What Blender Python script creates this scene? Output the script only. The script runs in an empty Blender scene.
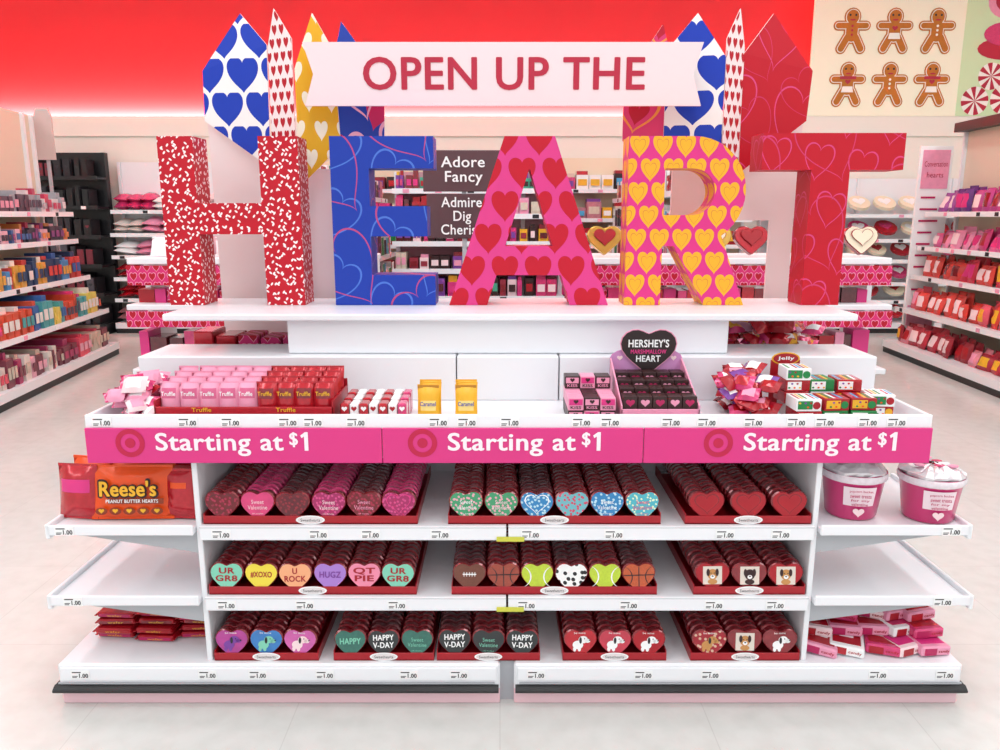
import bpy, math, random
from mathutils import Vector, Matrix
random.seed(11)
R=random.random
def U(a,b): return random.uniform(a,b)
scene=bpy.context.scene
try:
    scene.view_settings.view_transform='Standard'
    scene.view_settings.look='None'
except Exception: pass

# ------------------------------------------------------------ materials
def lin(c):
    if isinstance(c,str):
        c=c.lstrip('#'); c=[int(c[i:i+2],16)/255 for i in (0,2,4)]
    return tuple((x/12.92 if x<=.04045 else ((x+.055)/1.055)**2.4) for x in c[:3])+(1,)
_m={}
def mat(name,col='#ffffff',rough=.5,metal=0,spec=.5,noise=0,nscale=30,coat=0):
    if name in _m: return _m[name]
    m=bpy.data.materials.new(name); m.use_nodes=True
    nt=m.node_tree; b=nt.nodes['Principled BSDF']
    c=lin(col)
    b.inputs['Base Color'].default_value=c
    b.inputs['Roughness'].default_value=rough
    b.inputs['Metallic'].default_value=metal
    b.inputs['Specular IOR Level'].default_value=spec
    if coat:
        b.inputs['Coat Weight'].default_value=coat; b.inputs['Coat Roughness'].default_value=.1
    if noise:
        n=nt.nodes.new('ShaderNodeTexNoise'); n.inputs['Scale'].default_value=nscale; n.inputs['Detail'].default_value=3
        g=nt.nodes.new('ShaderNodeNewGeometry'); nt.links.new(g.outputs['Position'],n.inputs['Vector'])
        mx=nt.nodes.new('ShaderNodeMix'); mx.data_type='RGBA'
        mx.inputs[6].default_value=tuple(v*(1-noise) for v in c[:3])+(1,)
        mx.inputs[7].default_value=tuple(min(1,v*(1+noise)+noise*.03) for v in c[:3])+(1,)
        nt.links.new(n.outputs['Fac'],mx.inputs[0]); nt.links.new(mx.outputs[2],b.inputs['Base Color'])
    _m[name]=m; return m

def mth(nt,op,a,b=None,c=None):
    n=nt.nodes.new('ShaderNodeMath'); n.operation=op
    for i,v in enumerate((a,b,c)):
        if v is None: continue
        if isinstance(v,(int,float)): n.inputs[i].default_value=v
        else: nt.links.new(v,n.inputs[i])
    return n.outputs[0]
def uvpos(nt,sub=False):
    g=nt.nodes.new('ShaderNodeNewGeometry'); s=nt.nodes.new('ShaderNodeSeparateXYZ')
    nt.links.new(g.outputs['Position'],s.inputs[0])
    return mth(nt,'SUBTRACT' if sub else 'ADD',s.outputs[0],s.outputs[1]), s.outputs[2]
def hearts(nt,u,v,tile,r,ring=0,rot=0,ou=0,ov=0,stag=True,vs=1.0):
    c,s=math.cos(rot)/tile,math.sin(rot)/tile
    a=mth(nt,'ADD',mth(nt,'SUBTRACT',mth(nt,'MULTIPLY',u,c),mth(nt,'MULTIPLY',v,s)),ou)
    b=mth(nt,'ADD',mth(nt,'ADD',mth(nt,'MULTIPLY',u,s*vs),mth(nt,'MULTIPLY',v,c*vs)),ov)
    if stag:
        row=mth(nt,'FLOOR',b); par=mth(nt,'FRACT',mth(nt,'MULTIPLY',row,.5))
        a=mth(nt,'ADD',a,par)
    fu=mth(nt,'SUBTRACT',mth(nt,'FRACT',a),.5); fv=mth(nt,'SUBTRACT',mth(nt,'FRACT',b),.5)
    q=mth(nt,'SQRT',mth(nt,'ABSOLUTE',fu))
    h=mth(nt,'SUBTRACT',mth(nt,'ADD',fv,.1),mth(nt,'MULTIPLY',q,.5))
    d=mth(nt,'SQRT',mth(nt,'ADD',mth(nt,'MULTIPLY',fu,fu),mth(nt,'MULTIPLY',h,h)))
    if ring: return mth(nt,'LESS_THAN',mth(nt,'ABSOLUTE',mth(nt,'SUBTRACT',d,r)),ring)
    return mth(nt,'LESS_THAN',d,r)
def pattern(name,bg,layers,rough=.45,sub=False,coat=0):
    if name in _m: return _m[name]
    m=bpy.data.materials.new(name); m.use_nodes=True; nt=m.node_tree; b=nt.nodes['Principled BSDF']
    b.inputs['Roughness'].default_value=rough; b.inputs['Specular IOR Level'].default_value=.3
    if coat:
        b.inputs['Coat Weight'].default_value=coat; b.inputs['Coat Roughness'].default_value=.1
    u,v=uvpos(nt,sub); cur=None
    for col,kw in layers:
        if isinstance(kw,tuple):
            cb=nt.nodes.new('ShaderNodeCombineXYZ')
            uu,vv=u,v
            if len(kw)>4:
                c,s=math.cos(kw[4]),math.sin(kw[4])
                uu=mth(nt,'SUBTRACT',mth(nt,'MULTIPLY',u,c),mth(nt,'MULTIPLY',v,s)); vv=mth(nt,'ADD',mth(nt,'MULTIPLY',u,s),mth(nt,'MULTIPLY',v,c))
            nt.links.new(uu,cb.inputs[0]); nt.links.new(mth(nt,'MULTIPLY',vv,kw[3] if len(kw)>3 else 1),cb.inputs[1])
            vo=nt.nodes.new('ShaderNodeTexVoronoi'); vo.voronoi_dimensions='2D'; vo.inputs['Scale'].default_value=kw[1]
            nt.links.new(cb.outputs[0],vo.inputs['Vector']); mask=mth(nt,'LESS_THAN',vo.outputs['Distance'],kw[2])
        else: mask=hearts(nt,u,v,**kw)
        mx=nt.nodes.new('ShaderNodeMix'); mx.data_type='RGBA'; nt.links.new(mask,mx.inputs[0])
        if cur is None: mx.inputs[6].default_value=lin(bg)
        else: nt.links.new(cur,mx.inputs[6])
        mx.inputs[7].default_value=lin(col); cur=mx.outputs[2]
    nt.links.new(cur,b.inputs['Base Color']); _m[name]=m; return m

WHITE=mat('white_powder_coat','#eeeff3',.35)
WHITE2=mat('white_laminate','#f2f3f7',.3)
GREY=mat('pale_grey_metal','#b4b6bb',.4)
DARK=mat('black_rubber','#131215',.4)
INK=mat('ink_black','#262228',.6)
RED=mat('carton_red','#a90d1f',.35,noise=.1)
REDF=mat('foil_red','#bb1024',.22,metal=.25,noise=.3,nscale=60,coat=.5)
DRED=mat('foil_dark_red','#86091b',.2,metal=.25,noise=.35,nscale=60,coat=.8)
MAROON=mat('foil_maroon','#5f121d',.25,metal=.2,noise=.35,nscale=45,coat=.8)
PINKF=mat('foil_pink','#d83a76',.25,metal=.2,noise=.25,nscale=60,coat=.5)
LPINK=mat('light_pink','#ee9cb9',.4,noise=.12)
PPINK=mat('pale_pink','#f8dcdf',.5)
HOT=mat('hot_pink_sign','#dd3383',.45)
HOT2=mat('hot_pink_dark','#b91a5a',.4)
SIGNW=mat('sign_text_white','#fdeef5',.5)
TREDT=mat('text_red','#b8183a',.5)
YEL=mat('gold_yellow','#f0b426',.35,noise=.15)
ORANGE=mat('bag_orange','#f2520f',.28,noise=.15,nscale=25)
BROWN=mat('choc_brown','#351718',.4)
TAN=mat('tan','#c98f52',.5)
CREAM=mat('cream','#efe3c8',.6)
PURPLE=mat('violet','#7c3f9c',.4)
BLUE=mat('blue','#2446a8',.4)
SKY=mat('sky_blue','#4ca6d4',.35,noise=.2,nscale=70)
TEAL=mat('teal_green','#48a98b',.35,noise=.2,nscale=70)
GREEN=mat('green','#1a8443',.4)
BLACK=mat('black_plastic','#17161a',.4)
PAPER=mat('paper_white','#f8f8f8',.6)
COOK=mat('gingerbread','#c2741f',.7,noise=.15,nscale=20)
SILVER=mat('foil_silver','#e6e2e6',.25,metal=.45,noise=.12)

# ------------------------------------------------------------ mesh builder
class MB:
    def __init__(s): s.v=[];s.f=[];s.mi=[];s.ms=[];s.sm=[]
    def add(s,vs,fs,m,M=None,smooth=False):
        o=len(s.v)
        if m not in s.ms: s.ms.append(m)
        k=s.ms.index(m)
        for p in vs:
            p=Vector(p)
            if M is not None: p=M@p
            s.v.append(p)
        for f in fs: s.f.append([i+o for i in f]); s.mi.append(k); s.sm.append(smooth)
    def box(s,x0,x1,y0,y1,z0,z1,m,M=None):
        s.add([(x0,y0,z0),(x1,y0,z0),(x1,y1,z0),(x0,y1,z0),(x0,y0,z1),(x1,y0,z1),(x1,y1,z1),(x0,y1,z1)],
              [(0,3,2,1),(4,5,6,7),(0,1,5,4),(1,2,6,5),(2,3,7,6),(3,0,4,7)],m,M)
    def bbox(s,x0,x1,y0,y1,z0,z1,m,M=None,b=.004):
        vs=[];xs=(x0,x1);ys=(y0,y1);zs=(z0,z1);idx={}
        for i in (0,1):
            for j in (0,1):
                for k in (0,1):
                    sx=b if i==0 else -b; sy=b if j==0 else -b; sz=b if k==0 else -b
                    idx[(i,j,k,'x')]=len(vs); vs.append((xs[i],ys[j]+sy,zs[k]+sz))
                    idx[(i,j,k,'y')]=len(vs); vs.append((xs[i]+sx,ys[j],zs[k]+sz))
                    idx[(i,j,k,'z')]=len(vs); vs.append((xs[i]+sx,ys[j]+sy,zs[k]))
        fs=[]
        g=lambda *a: idx[a]
        for i in (0,1): fs.append((g(i,0,0,'x'),g(i,1,0,'x'),g(i,1,1,'x'),g(i,0,1,'x')))
        for j in (0,1): fs.append((g(0,j,0,'y'),g(1,j,0,'y'),g(1,j,1,'y'),g(0,j,1,'y')))
        for k in (0,1): fs.append((g(0,0,k,'z'),g(1,0,k,'z'),g(1,1,k,'z'),g(0,1,k,'z')))
        for i in (0,1):
            for j in (0,1): fs.append((g(i,j,0,'x'),g(i,j,1,'x'),g(i,j,1,'y'),g(i,j,0,'y')))
        for i in (0,1):
            for k in (0,1): fs.append((g(i,0,k,'x'),g(i,1,k,'x'),g(i,1,k,'z'),g(i,0,k,'z')))
        for j in (0,1):
            for k in (0,1): fs.append((g(0,j,k,'y'),g(1,j,k,'y'),g(1,j,k,'z'),g(0,j,k,'z')))
        for i in (0,1):
            for j in (0,1):
                for k in (0,1): fs.append((g(i,j,k,'x'),g(i,j,k,'y'),g(i,j,k,'z')))
        s.add(vs,fs,m,M)
    def prism(s,pts,y0,y1,mf,mside=None,M=None,back=True):
        n=len(pts); mside=mside or mf
        s.add([(x,y0,z) for x,z in pts],[tuple(range(n))],mf,M)
        if back: s.add([(x,y1,z) for x,z in pts],[tuple(range(n))[::-1]],mside,M)
        s.add([(x,y0,z) for x,z in pts]+[(x,y1,z) for x,z in pts],[(i,(i+1)%n,n+(i+1)%n,n+i) for i in range(n)],mside,M)
    def lathe(s,prof,m,M=None,n=24,smooth=True):
        vs=[];fs=[]
        for r,z in prof:
            for i in range(n):
                a=2*math.pi*i/n; vs.append((r*math.cos(a),r*math.sin(a),z))
        for j in range(len(prof)-1):
            for i in range(n): fs.append((j*n+i,j*n+(i+1)%n,(j+1)*n+(i+1)%n,(j+1)*n+i))
        s.add(vs,fs,m,M,smooth)
    def disc(s,cx,cz,rx,rz,y,m,M=None,n=20,t=.0008):
        s.prism([(cx+rx*math.cos(2*math.pi*i/n),cz+rz*math.sin(2*math.pi*i/n)) for i in range(n)],y,y+t,m,M=M,back=False)
    def pillow(s,w,h,t,m,M=None,n=6,label=None,wr=.0,seam=True,lab=(.2,.8,.25,.75)):
        def th(u,v): return t/2*(1-abs(u)**3)*(1-abs(v)**4)**.7
        for side in (-1,1):
            vs=[];fs=[]
            for j in range(n+1):
                for i in range(n+1):
                    u=2*i/n-1; v=2*j/n-1
                    e=0 if abs(u)==1 or abs(v)==1 else U(-wr,wr)
                    vs.append((u*w/2*(1-.04*(1-v*v)),side*(th(u,v)+e),h/2+v*h/2*.94))
            f1=[];f2=[]
            for j in range(n):
                for i in range(n):
                    q=(j*(n+1)+i,j*(n+1)+i+1,(j+1)*(n+1)+i+1,(j+1)*(n+1)+i)
                    cu=(i+.5)/n; cv=(j+.5)/n
                    if label and side==-1 and lab[0]<cu<lab[1] and lab[2]<cv<lab[3]: f2.append(q)
                    else: f1.append(q)
            s.add(vs,f1,m,M,True)
            if f2: s.add(vs,f2,label,M,True)
        if seam:
            s.box(-w/2,w/2,-.001,.001,h*.95,h,m,M); s.box(-w/2,w/2,-.001,.001,0,h*.05,m,M)
    def text(s,body,cx,cz,w,h,y,m,M=None,bold=0.0):
        vs,fs,(x0,x1,z0,z1)=txt(body)
        sx=w/(x1-x0); sz=h/(z1-z0)
        mx,mz=(x0+x1)/2,(z0+z1)/2
        offs=[(0,0)] if not bold else [(0,0),(-bold,0),(bold,0),(0,bold*.7),(0,-bold*.7),(-bold*.7,bold*.5),(bold*.7,bold*.5),(-bold*.7,-bold*.5),(bold*.7,-bold*.5)]
        for k,(dx,dz) in enumerate(offs):
            s.add([(cx+(a+dx-mx)*sx,y-k*.00002,cz+(b+dz-mz)*sz) for a,b in vs],fs,m,M)
    def obj(s,name,parent=None):
        me=bpy.data.meshes.new(name); me.from_pydata([tuple(v) for v in s.v],[],s.f)
        for m in s.ms: me.materials.append(m)
        for i,p in enumerate(me.polygons): p.material_index=s.mi[i]; p.use_smooth=s.sm[i]
        me.update()
        o=bpy.data.objects.new(name,me); scene.collection.objects.link(o)
        if parent: o.parent=parent
        return o
_t={}
def txt(body):
    if body in _t: return _t[body]
    c=bpy.data.curves.new('t','FONT'); c.body=body; c.align_x='CENTER'; c.space_line=.95; c.resolution_u=4; c.space_character=1.06
    o=bpy.data.objects.new('t',c); scene.collection.objects.link(o)
    bpy.context.view_layer.update()
    me=o.to_mesh()
    vs=[(v.co.x,v.co.y) for v in me.vertices]; fs=[tuple(p.vertices) for p in me.polygons]
    o.to_mesh_clear(); bpy.data.objects.remove(o); bpy.data.curves.remove(c)
    xs=[v[0] for v in vs]; zs=[v[1] for v in vs]
    _t[body]=(vs,fs,(min(xs),max(xs),min(zs),max(zs))); return _t[body]
def empty(name):
    e=bpy.data.objects.new(name,None); e.empty_display_size=.1; scene.collection.objects.link(e); return e
def T(x,y,z): return Matrix.Translation((x,y,z))
def RX(a): return Matrix.Rotation(math.radians(a),4,'X')
def RY(a): return Matrix.Rotation(math.radians(a),4,'Y')
def RZ(a): return Matrix.Rotation(math.radians(a),4,'Z')

HP=[];FP=[]
for i in range(28):
    t=2*math.pi*i/28
    x=16*math.sin(t)**3; z=13*math.cos(t)-5*math.cos(2*t)-2*math.cos(3*t)-math.cos(4*t)
    HP.append((x/32,(z+2.5)/30))
    FP.append((.62*x/32+.38*.5*math.sin(t), .62*(z+2.5)/30+.38*.5*math.cos(t)))
def hpts(w,h,cx=0,cz=0,P=None): return [(cx+x*w,cz+z*h) for x,z in (P or HP)]
def heartbox(mb,w,h,t,mf,ms,M,P=None):
    P=P or FP
    rings=[(.9,0),(1,.004),(1,t*.5),(1,t-.003),(.94,t)]
    n=len(P); vs=[]
    for k,y in rings: vs+= [(x,y,z) for x,z in hpts(w*k,h*k,P=P)]
    fs=[]
    for j in range(len(rings)-1):
        for i in range(n): fs.append((j*n+i,j*n+(i+1)%n,(j+1)*n+(i+1)%n,(j+1)*n+i))
    mb.add(vs,fs,ms,M)
    mb.add([(x,-.0004,z) for x,z in hpts(w*.93,h*.93,P=P)],[tuple(range(n))],mf,M)
    mb.add([(x,t,z) for x,z in hpts(w*.94,h*.94,P=P)],[tuple(range(n))],ms,M)

# ------------------------------------------------------------ room
XL,XR,YB,YW,ZC=-9.5,9.5,-5.0,10.6,4.7
def floor_mat():
    m=bpy.data.materials.new('vinyl_tile_floor'); m.use_nodes=True; nt=m.node_tree; b=nt.nodes['Principled BSDF']
    g=nt.nodes.new('ShaderNodeNewGeometry')
    br=nt.nodes.new('ShaderNodeTexBrick'); br.offset=0; br.inputs['Scale'].default_value=1/.61
    br.inputs['Brick Width'].default_value=1; br.inputs['Row Height'].default_value=1
    br.inputs['Mortar Size'].default_value=.004; br.inputs['Mortar Smooth'].default_value=.8
    br.inputs['Color1'].default_value=lin('#d9d9d5'); br.inputs['Color2'].default_value=lin('#d7d7d3'); br.inputs['Mortar'].default_value=lin('#cccbc7')
    nt.links.new(g.outputs['Position'],br.inputs['Vector'])
    n=nt.nodes.new('ShaderNodeTexNoise'); n.inputs['Scale'].default_value=14; n.inputs['Detail'].default_value=9
    nt.links.new(g.outputs['Position'],n.inputs['Vector'])
    r=nt.nodes.new('ShaderNodeValToRGB'); r.color_ramp.elements[0].position=.3; r.color_ramp.elements[0].color=(.93,.93,.925,1); r.color_ramp.elements[1].position=.6; r.color_ramp.elements[1].color=(1,1,1,1)
    nt.links.new(n.outputs['Fac'],r.inputs[0])
    mx=nt.nodes.new('ShaderNodeMix'); mx.data_type='RGBA'; mx.blend_type='MULTIPLY'; mx.inputs[0].default_value=1
    nt.links.new(br.outputs['Color'],mx.inputs[6]); nt.links.new(r.outputs[0],mx.inputs[7]); nt.links.new(mx.outputs[2],b.inputs['Base Color'])
    b.inputs['Roughness'].default_value=.2; b.inputs['Specular IOR Level'].default_value=.5
    return m
mb=MB(); mb.box(XL,XR,YB,YW+.2,-.1,0,floor_mat()); mb.obj('floor')
mb=MB(); mb.box(XL,XR,YB,YW+.2,ZC,ZC+.1,mat('ceiling_tile','#f1f1f1',.9)); mb.obj('ceiling')
WALLR=mat('wall_paint_red','#c9222f',.65,noise=.03,nscale=3)
mb=MB(); mb.box(XL,XR,YW,YW+.2,0,ZC,WALLR); mb.obj('wall_back')
WALLW=mat('wall_paint_white','#f3eee4',.7)
mb=MB(); mb.box(XL-.2,XL,YB,YW+.2,0,ZC,WALLW); mb.obj('wall_left')
mb=MB(); mb.box(XR,XR+.2,YB,YW+.2,0,ZC,WALLW); mb.obj('wall_right')
mb=MB(); mb.box(XL,XR,10.2,YW-.001,.0,2.52,WALLW); mb.box(XL,XR,10.17,10.2,2.42,2.66,WALLW); mb.obj('trim_back_ledge')
def area(name,loc,rot,sx,sy,e,col=(1,1,1)):
    l=bpy.data.lights.new(name,'AREA'); l.shape='RECTANGLE'; l.size=sx; l.size_y=sy; l.energy=e; l.color=col
    o=bpy.data.objects.new(name,l); o.location=loc; o.rotation_euler=rot; scene.collection.objects.link(o); return o
area('cove_light',(0,10.49,2.625),(math.radians(108),0,0),18.5,.06,800,(1,.90,.68))
for x in (-6,-3,0,3,6):
    area('ceiling_light_strip',(x,2.2,4.6),(0,0,0),.5,12.2,146,(.965,.98,1))
w=bpy.data.worlds.new('store_ambient'); scene.world=w; w.use_nodes=True
w.node_tree.nodes['Background'].inputs[0].default_value=(.94,.97,1,1); w.node_tree.nodes['Background'].inputs[1].default_value=1.0

# ------------------------------------------------------------ gingerbread poster
mb=MB(); PY=10.165
mb.box(3.83,7.2,PY,PY+.03,2.661,4.25,mat('poster_cream','#fffde4',.6))
mb.box(5.68,7.2,PY-.004,PY,2.661,4.25,mat('poster_mint','#d2edbf',.6))
ICE=mat('icing','#fffaf2',.5)
def capsule(mb,x0,z0,x1,z1,r,y,m,n=8):
    a=math.atan2(z1-z0,x1-x0); pts=[]
    for i in range(n+1): t=a-math.pi/2+math.pi*i/n; pts.append((x1+r*math.cos(t),z1+r*math.sin(t)))
    for i in range(n+1): t=a+math.pi/2+math.pi*i/n; pts.append((x0+r*math.cos(t),z0+r*math.sin(t)))
    mb.prism(pts,y,y+.001,m,back=False)
def ginger(mb,cx,cz,s,deco,k):
    for (m,g,y) in ((COOK,.012,PY-.004),(ICE,-.004,PY-.008),(COOK,-.014,PY-.012)):
        capsule(mb,cx,cz+.13*s,cx,cz+.14*s,.09*s+g,y,m)
        capsule(mb,cx,cz+.02*s,cx,cz-.08*s,.085*s+g,y-.0005,m)
        capsule(mb,cx-.17*s,cz+.035*s,cx+.17*s,cz+.035*s,.046*s+g,y-.001,m)
        capsule(mb,cx-.05*s,cz-.1*s,cx-.12*s,cz-.23*s,.052*s+g,y-.0015,m)
        capsule(mb,cx+.05*s,cz-.1*s,cx+.12*s,cz-.23*s,.052*s+g,y-.002,m)
    for dx in(-.035,.035): mb.disc(cx+dx*s,cz+.155*s,.013*s,.013*s,PY-.016,INK)
    mb.disc(cx,cz+.1*s,.035*s,.01*s,PY-.016,TREDT)
    if k%2==0:
        for dz in (.03,-.02,-.07): mb.disc(cx,cz+dz*s,.015*s,.015*s,PY-.016,deco)
    else:
        mb.prism([(cx-.06,cz-.05),(cx+.06,cz-.05),(cx+.075,cz-.12),(cx-.075,cz-.12)],PY-.0165,PY-.016,ICE,back=False)
        mb.prism(hpts(.07,.06,cx,cz),PY-.017,PY-.016,TREDT,back=False)
for r,z in enumerate((3.68,3.06)):
    for c,x in enumerate((4.30,4.82,5.34)):
        ginger(mb,x,z,1.0,(TREDT,GREEN,ICE)[(r+c)%3],r+c)
        if r==1 and c!=1: mb.prism([(x-.1,z+.07),(x+.1,z+.07),(x+.1,z+.035),(x-.1,z+.035)],PY-.018,PY-.017,TREDT,back=False)
def mint(mb,cx,cz,r):
    mb.disc(cx,cz,r,r,PY-.006,ICE,n=32)
    for i in range(8):
        a=2*math.pi*i/8
        mb.prism([(cx,cz),(cx+r*math.cos(a),cz+r*math.sin(a)),(cx+r*1.0*math.cos(a+.2),cz+r*math.sin(a+.2)),(cx+r*math.cos(a+.39),cz+r*math.sin(a+.39))],PY-.008,PY-.007,TREDT,back=False)
for a,b,c in ((5.9,2.84,.17),(6.27,2.86,.18),(6.07,3.13,.16),(6.43,3.2,.15)): mint(mb,a,b,c)
mb.disc(6.2,3.45,.34,.13,PY-.007,TREDT); mb.disc(6.2,3.62,.28,.14,PY-.009,PINKF); mb.disc(6.15,4.0,.22,.2,PY-.006,LPINK); mb.disc(6.15,4.0,.13,.12,PY-.008,TREDT)
mb.obj('gingerbread_poster')

# ------------------------------------------------------------ aisle shelving
def gondola(name,Mx,L,shelves,height,palette,kind='box',back=CREAM,base_d=.65,frame=WHITE,top=None,wr=(.1,.2),fill=.85,labels=None,runmax=4):
    mb=MB()
    mb.box(0,L,0,.06,0,height,back,Mx)
    for i in range(int(L/1.2)+2):
        x=min(L-.04,i*1.2); mb.box(x,x+.04,-.03,0,0,height,frame,Mx)
    mb.box(0,L,-base_d,0,.0,.06,DARK,Mx); mb.box(0,L,-base_d-.01,0,.06,.13,frame,Mx)
    if top: mb.box(-.02,L+.02,-.12,.07,height,height+.09,top,Mx)
    allsh=[(.13,base_d,.26)]+shelves
    for k,(z,d,mh) in enumerate(allsh):
        if k>0:
            mb.box(0,L,-d,0,z-.025,z,frame,Mx); mb.box(0,L,-d-.012,-d,z-.035,z+.012,WHITE2 if frame is WHITE else frame,Mx)
            for i in range(int(L/.3)):
                if R()<.7: mb.box(i*.3+.1,i*.3+.16,-d-.014,-d-.012,z-.03,z+.005,(PAPER,INK,LPINK)[random.randrange(3)],Mx)
        x=.03
        pal=palette[k%len(palette)] if isinstance(palette[0],(list,tuple)) else palette
        while x<L-.12:
            ww=U(*wr); h=mh*U(.55,fill); m=random.choice(pal); lb=random.choice(labels or pal)
            run=random.randrange(1,runmax)
            for q in range(run):
                if x>L-.12: break
                if kind=='box':
                    mb.box(x,x+ww*.94,-d+.03+U(0,.03),-.05,z,z+h,m,Mx)
                    mb.box(x+ww*.12,x+ww*.82,-d+.026,-d+.03,z+h*.3,z+h*.72,lb,Mx)
                    if R()<.4: mb.box(x+.005,x+ww*.9,-d+.08,-.08,z+h,z+h+U(.02,.06),random.choice(pal),Mx)
                elif kind=='bag':
                    mb.pillow(ww,h,ww*.5,m,Mx@T(x+ww/2,-d+.1+U(0,.04),z)@RX(U(-24,-2))@RZ(U(-12,12)),n=5,label=lb,wr=.008)
                    mb.pillow(ww,h,ww*.5,m,Mx@T(x+ww/2,-d+.25,z+U(0,.03))@RZ(U(-12,12)),n=4,wr=.006)
                elif kind=='flat':
                    mb.pillow(ww*1.1,.3,h*.6,m,Mx@T(x+ww/2,-d+.02,z+.05)@RX(-82+U(-6,6))@RZ(U(-12,12)),n=4,wr=.004)
                    mb.pillow(ww*1.1,.3,h*.6,m,Mx@T(x+ww/2,-d+.04,z+.05+h*.45)@RX(-80+U(-6,6))@RZ(U(-12,12)),n=4,wr=.004)
                elif kind=='card':
                    mb.box(x,x+ww*.8,-d+.04+U(0,.04),-.04,z,z+h,PAPER if frame is WHITE else INK,Mx); mb.box(x+.004,x+ww*.8-.004,-d+.035,-d+.04,z+.004,z+h-.004,m,Mx)
                    if R()<.6: mb.prism(hpts(ww*.4,ww*.36,x+ww*.4,z+h*.55),-d+.033,-d+.035,lb,M=Mx)
                elif kind=='round':
                    mb.prism([(ww*.42*math.cos(2*math.pi*i/14),ww*.42*math.sin(2*math.pi*i/14)) for i in range(14)],-.02,.02,m,M=Mx@T(x+ww/2,-d+.16,z+.05+ww*.3)@RX(-55))
                    mb.prism(hpts(ww*.5,ww*.45),-.026,-.02,lb,M=Mx@T(x+ww/2,-d+.16,z+.05+ww*.3)@RX(-55))
                x+=ww
            x+=U(0,.03)
    return mb.obj(name)
def frame(p0,p1):
    a=math.atan2(p1[1]-p0[1],p1[0]-p0[0]); return T(p0[0],p0[1],0)@Matrix.Rotation(a,4,'Z')
def pal(tag,l): return [mat(tag+str(i),c,.4,noise=.25,nscale=14) for i,c in enumerate(l)]
book=[pal('bkA',['#d84a60','#e4dcd4','#b03a66','#eca9bb','#7c3a48','#cdbfae']),
      pal('bkB',['#3a66a8','#d8553a','#ecd060','#4fa4a6','#f0e8e2','#dc3f80','#4a4d60']),
      pal('bkC',['#3360a0','#4a92c8','#2d4468','#d0433c','#e6e2dc','#e2a748']),
      pal('bkD',['#3f3b46','#b22c48','#dad3cb','#456aa0','#d98848','#86457a','#e8b7c4']),
      pal('bkE',['#c83e60','#eee2e4','#5a4050','#e49ab0','#a8acb4'])]
PEG=mat('pegboard_beige','#dcd2be',.7)
gondola('book_shelf_aisle',frame((-4.18,4.3),(-4.68,8.1)),3.83,[(.48,.55,.27),(.83,.4,.28),(1.2,.32,.2),(1.47,.3,.22)],2.42,book,'box',base_d=.62,wr=(.04,.11),frame=WHITE,back=PEG,runmax=4)
bagc=[pal('bgA',['#b5233a','#cf5064','#9c1a2e','#e08a98']),pal('bgB',['#d93c32','#bd1c30','#df5264','#e87256']),pal('bgC',['#d84238','#c72440','#e87264']),pal('bgD',['#d13676','#df6296','#ea92b2']),pal('bgE',['#7a2c7e','#a04c98','#ba3a84','#62287a'])]
gondola('candy_bag_aisle',frame((4.78,8.3),(4.55,4.3)),4.0,[(.48,.52,.27),(.82,.4,.3),(1.12,.36,.26),(1.47,.32,.3)],2.28,bagc,'bag',base_d=.62,wr=(.13,.2),top=BLACK,labels=[LPINK,PPINK,HOT,RED,DRED,YEL],back=PEG)
mb=MB()
mb.bbox(4.36,4.70,8.36,8.39,.25,2.15,PAPER)
mb.box(4.39,4.67,8.352,8.36,1.72,2.11,LPINK); mb.text('Conversation',4.53,1.97,.24,.055,8.35,TREDT); mb.text('hearts',4.53,1.86,.17,.055,8.35,TREDT)
for i in range(9): mb.box(4.41,4.41+U(.12,.22),8.352,8.36,1.62-i*.12,1.64-i*.12,HOT2)
mb.box(4.39,4.67,8.352,8.36,.28,.5,LPINK); mb.box(4.51,4.55,8.37,8.39,0,.26,GREY)
mb.obj('aisle_end_sign')
mb=MB(); mb.box(-4.62,-4.59,8.2,8.22,0,2.45,GREY); mb.prism([(-.09+.0,0),(.09,0),(.09,.42),(.06,.5),(-.06,.5),(-.09,.42)],0,.02,mat('sign_rose','#cfbdb8',.5),M=T(-4.605,8.18,2.0)); mb.obj('aisle_post_sign')
blk=[BLACK,mat('k1','#2a2a33',.4),mat('k2','#4a4650',.4),INK,mat('k3','#7b2535',.4)]
gondola('black_accessory_rack',frame((-5.75,9.9),(-4.85,9.9)),.9,[(.5,.35,.3),(.85,.33,.3),(1.2,.3,.3),(1.55,.3,.3),(1.9,.25,.28)],2.2,blk,'card',back=BLACK,frame=BLACK,base_d=.4,wr=(.07,.12),labels=blk)
wht=[PAPER,PPINK,LPINK,mat('w1','#d9d0c8',.5),REDF,mat('w2','#c9949c',.5),PINKF,mat('w3','#8d5a5e',.5)]
gondola('white_wall_shelving',frame((-4.8,10.1),(-2.0,10.1)),2.8,[(.42,.4,.2),(.68,.38,.2),(.95,.38,.2),(1.22,.36,.2),(1.5,.3,.25)],2.1,wht,'flat',back=WHITE2,base_d=.45,wr=(.15,.26))
gondola('heart_plate_shelving',frame((3.3,10.1),(6.9,10.1)),3.6,[(.4,.42,.2),(.62,.4,.2),(.9,.4,.2),(1.15,.38,.2),(1.45,.34,.25)],1.9,[REDF,PAPER,PINKF,RED,CREAM],'round',back=WHITE2,base_d=.45,wr=(.26,.34),labels=[PAPER,PINKF,REDF])
mixc=[RED,REDF,PINKF,HOT,PPINK,PAPER,YEL,TEAL,mat('mx1','#5a2d3a',.5,noise=.3),mat('mx2','#c07a86',.5,noise=.3),BROWN,PURPLE,mat('mx3','#2f2a30',.5),mat('mx4','#d8cbb8',.5,noise=.2),GREEN,mat('mx5','#8f1830',.5,noise=.3),SKY]
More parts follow.
